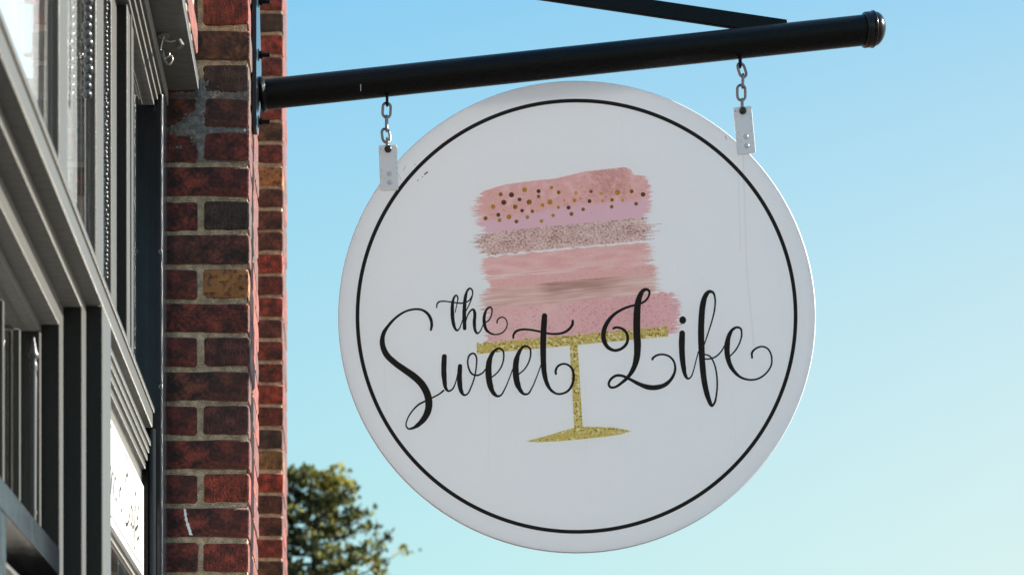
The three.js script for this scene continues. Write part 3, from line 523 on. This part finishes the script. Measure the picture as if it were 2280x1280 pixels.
  for (const [x0, y0, x1, y1, label] of [[863.5, 325, 867, 424, 'left hanging tab'], [1653.5, 240, 1663, 343, 'right hanging tab']]) {
    const p0 = at(x0, y0, D), p1 = at(x1, y1, D), w = 39 * U, h = p0.distanceTo(p1), s = new THREE.Shape(), R = 0.0035;
    s.moveTo(-w / 2 + R, -h / 2); s.lineTo(w / 2 - R, -h / 2); s.quadraticCurveTo(w / 2, -h / 2, w / 2, -h / 2 + R); s.lineTo(w / 2, h / 2 - R); s.quadraticCurveTo(w / 2, h / 2, w / 2 - R, h / 2); s.lineTo(-w / 2 + R, h / 2); s.quadraticCurveTo(-w / 2, h / 2, -w / 2, h / 2 - R); s.lineTo(-w / 2, -h / 2 + R); s.quadraticCurveTo(-w / 2, -h / 2, -w / 2 + R, -h / 2);
    const tg = new THREE.ExtrudeGeometry(s, { depth: 0.003, bevelEnabled: true, bevelSize: 0.0008, bevelThickness: 0.0008, bevelSegments: 2 });
    const pp = tg.attributes.position, uu = new Float32Array(pp.count * 2); for (let i = 0; i < pp.count; i++) { uu[i * 2] = pp.getX(i) / w + 0.5; uu[i * 2 + 1] = pp.getY(i) / h + 0.5; } tg.setAttribute('uv', new THREE.BufferAttribute(uu, 2));
    const m = part('hanging_tab', tg, tabMat, sign, label); m.position.set((p0.x + p1.x) / 2, (p0.y + p1.y) / 2, -D + 0.0013); m.rotation.z = Math.atan2(p0.x - p1.x, -(p0.y - p1.y)) + Math.PI;
    const rg = new THREE.LatheGeometry([[0.0001, 0.0022], [0.0022, 0.0021], [0.0024, 0.0010], [0.0026, 0.0022], [0.0042, 0.0016], [0.0052, 0.0002], [0.0052, -0.001]].map(([a, b]) => new THREE.Vector2(a, b)), 22); rg.rotateX(Math.PI / 2);
    for (const f of [0.16, 0.355]) { const r = part('rivet', rg, rivet, m); r.position.set(0.0015, -h / 2 + h * f, 0.0040); }
  }
}

// ---------------------------------------------------------------- two chains
function linkGeo(l, w, r) {
  const s = (l - w) / 2, pts = [];
  for (let i = 0; i < 12; i++) { const t = i / 11 * Math.PI; pts.push(new THREE.Vector3(Math.cos(t) * (w / 2 - r), s + Math.sin(t) * (w / 2 - r), 0)); }
  for (let i = 0; i < 12; i++) { const t = Math.PI + i / 11 * Math.PI; pts.push(new THREE.Vector3(Math.cos(t) * (w / 2 - r), -s + Math.sin(t) * (w / 2 - r), 0)); }
  return new THREE.TubeGeometry(new THREE.CatmullRomCurve3(pts, true), 64, r, 10, true);
}
const chains = [
  ['short steel chain holding the left side of the round sign', [[862, 222, 32, 19, 1.5, 0, 'iron'], [861, 246, 38, 24, 0.25, -0.05], [861, 275.5, 38, 24, 1.45, 0], [859.5, 303, 37, 25, 0.45, 0.12], [862.5, 324, 36, 20, 1.45, 0]], 864, 334],
  ['short steel chain holding the right side of the round sign', [[1649, 137, 32, 19, 1.5, 0, 'iron'], [1653, 157, 38, 26, 0.5, 0.28], [1655, 181, 34, 24, 1.35, -0.05], [1651.5, 207, 40, 24, 0.12, 0.02], [1653.5, 237, 36, 19, 1.45, 0]], 1654, 249],
];
for (const [label, links, bx, by] of chains) {
  const top = at(links[0][0], links[0][1], D), c = thing('hanging_chain', label, 'chain', top.toArray(), 'chains of the round sign');
  for (const [x, y, l, w, turn, lean, m] of links) {
    const o = part('link', linkGeo(l * U, w * U, 3.0 * U), m ? iron : zinc, c), v = at(x, y, D).sub(top);
    o.position.set(v.x, v.y, 0.0015); o.rotation.set(0, turn, 0); o.rotation.order = 'ZYX'; o.rotation.z = lean;
  }
  const v = at(bx, by, D).sub(top), g = new THREE.SphereGeometry(8.2 * U, 24, 16);
  const b = part('bolt_head', g, phy({ color: lin(0.03, 0.028, 0.026), roughness: 0.25, metalness: 0.3 }), c); b.position.set(v.x, v.y, 0.006); b.scale.z = 0.85;
}

// ---------------------------------------------------------------- tree beyond the building
{
  const dT = 26, base = new THREE.Vector3(-0.5, 0, -dT), tr = thing('tree', 'autumn tree with olive and yellow leaves behind the far brick pier', 'tree', [base.x, -0.16, base.z]);
  const bark = std({ color: lin(0.09, 0.07, 0.05), map: scaled(mottle, 2), roughness: 0.95 });
  const tubes = [];
  const limb = (pts, r0, r1) => { const cv = new THREE.CatmullRomCurve3(pts), n = 14, g = new THREE.TubeGeometry(cv, n, 1, 7); const p = g.attributes.position, q = new THREE.Vector3(); for (let i = 0; i <= n; i++) { const c = cv.getPointAt(i / n), r = r0 + (r1 - r0) * i / n; for (let j = 0; j <= 7; j++) { const id = i * 8 + j; q.fromBufferAttribute(p, id).sub(c).multiplyScalar(r).add(c); p.setXYZ(id, q.x, q.y, q.z); } } g.computeVertexNormals(); return g; };
  part('trunk', limb([new THREE.Vector3(0, -0.05, 0), new THREE.Vector3(0.05, 1.5, 0.03), new THREE.Vector3(-0.04, 3.2, 0), new THREE.Vector3(0.05, 5.2, 0), new THREE.Vector3(0.15, 7.1, 0)], 0.19, 0.02), bark, tr);
  // reach of the branches against height, uneven round the compass
  const env = (h, a) => { const t = sat((h - 2.4) / 5.15); return 2.1 * Math.pow(1 - t, 0.52) * smooth(0, 0.16, t + 0.03) * (1 + 0.5 * noise(Math.cos(a) * 1.9 + 3, h * 1.6, Math.sin(a) * 1.9)) + 0.12; };
  const leaf = (() => { const g = new THREE.BufferGeometry(); g.setAttribute('position', new THREE.Float32BufferAttribute([0, 0, 0, 0.34, 0.5, 0.07, 0, 1, 0.0, -0.34, 0.5, 0.07, 0, 0.5, -0.02], 3)); g.setIndex([0, 1, 4, 1, 2, 4, 2, 3, 4, 3, 0, 4]); return g; })();
  const pos = [], col = [], lp = leaf.attributes.position, li = leaf.index.array, M = new THREE.Matrix4(), Q = new THREE.Quaternion(), v = new THREE.Vector3(), E = new THREE.Euler();
  const tones = [[0.04, 0.045, 0.02], [0.075, 0.08, 0.024], [0.18, 0.18, 0.045], [0.34, 0.29, 0.06], [0.46, 0.27, 0.055], [0.19, 0.10, 0.04]];
  const clump = (c, R, n, tone, dir) => {
    for (let i = 0; i < n; i++) {
      const o = new THREE.Vector3(rr(-1, 1), rr(-1, 1), rr(-1, 1)); if (o.lengthSq() > 1) { i--; continue; }
      o.multiplyScalar(R); o.y *= 0.42; o.addScaledVector(dir, rr(-0.3, 1) * R);
      const s = rr(0.05, 0.105), tn = tones[Math.min(5, Math.max(0, Math.round(tone + rr(-1.1, 1.1))))], w = rr(0.75, 1.3);
      M.compose(v.copy(c).add(o), Q.setFromEuler(E.set(rr(-1.2, 1.2) + 1.2, rr(0, 6.3), rr(-1, 1))), new THREE.Vector3(s * 1.15, s * 1.15, s));
      for (const k of li) { v.fromBufferAttribute(lp, k).applyMatrix4(M); pos.push(v.x, v.y, v.z); col.push(tn[0] * w, tn[1] * w, tn[2] * w); }
    }
  };
  const limbs = [];
  for (let h = 2.7; h < 7.5; h += 0.115) {
    const n = h > 5.4 ? 5 : 4, turn = rr(0, 6.3);
    for (let q = 0; q < n; q++) {
      const a = turn + q / n * Math.PI * 2 + rr(-0.5, 0.5), R = env(h, a) * rr(0.7, 0.98), dir = new THREE.Vector3(Math.cos(a), rr(-0.05, 0.3), Math.sin(a)), root = new THREE.Vector3(0.08, h, 0);
      const tip = root.clone().addScaledVector(dir, R), midp = root.clone().lerp(tip, 0.5); midp.y -= 0.06 * R;
      limbs.push(limb([root, midp, tip], 0.008 + 0.010 * R, 0.003));
      for (let f = 0.3; f < 1.02; f += 0.16) {
        const c = root.clone().lerp(tip, f + rr(-0.05, 0.05)); c.y -= 0.06 * R * Math.sin(f * 3.1); c.x += rr(-0.1, 0.1) * R; c.z += rr(-0.1, 0.1) * R;
        clump(c, rr(0.08, 0.17), 17, 0.6 + 3.2 * noise(c.x * 1.4, c.y * 1.4, c.z * 1.4) + 1.3 * rnd(), dir);
      }
    }
  }
  part('branches', mergeGeometries(limbs), bark, tr).userData.kind = 'stuff';
  const g = new THREE.BufferGeometry(); g.setAttribute('position', new THREE.Float32BufferAttribute(pos, 3)); g.setAttribute('color', new THREE.Float32BufferAttribute(col, 3)); g.computeVertexNormals();
  part('crown', g, phy({ vertexColors: true, roughness: 0.9, specularIntensity: 0.2, transmission: 0.35, thickness: 0, side: THREE.DoubleSide }), tr);
}

renderer.render(scene, camera);
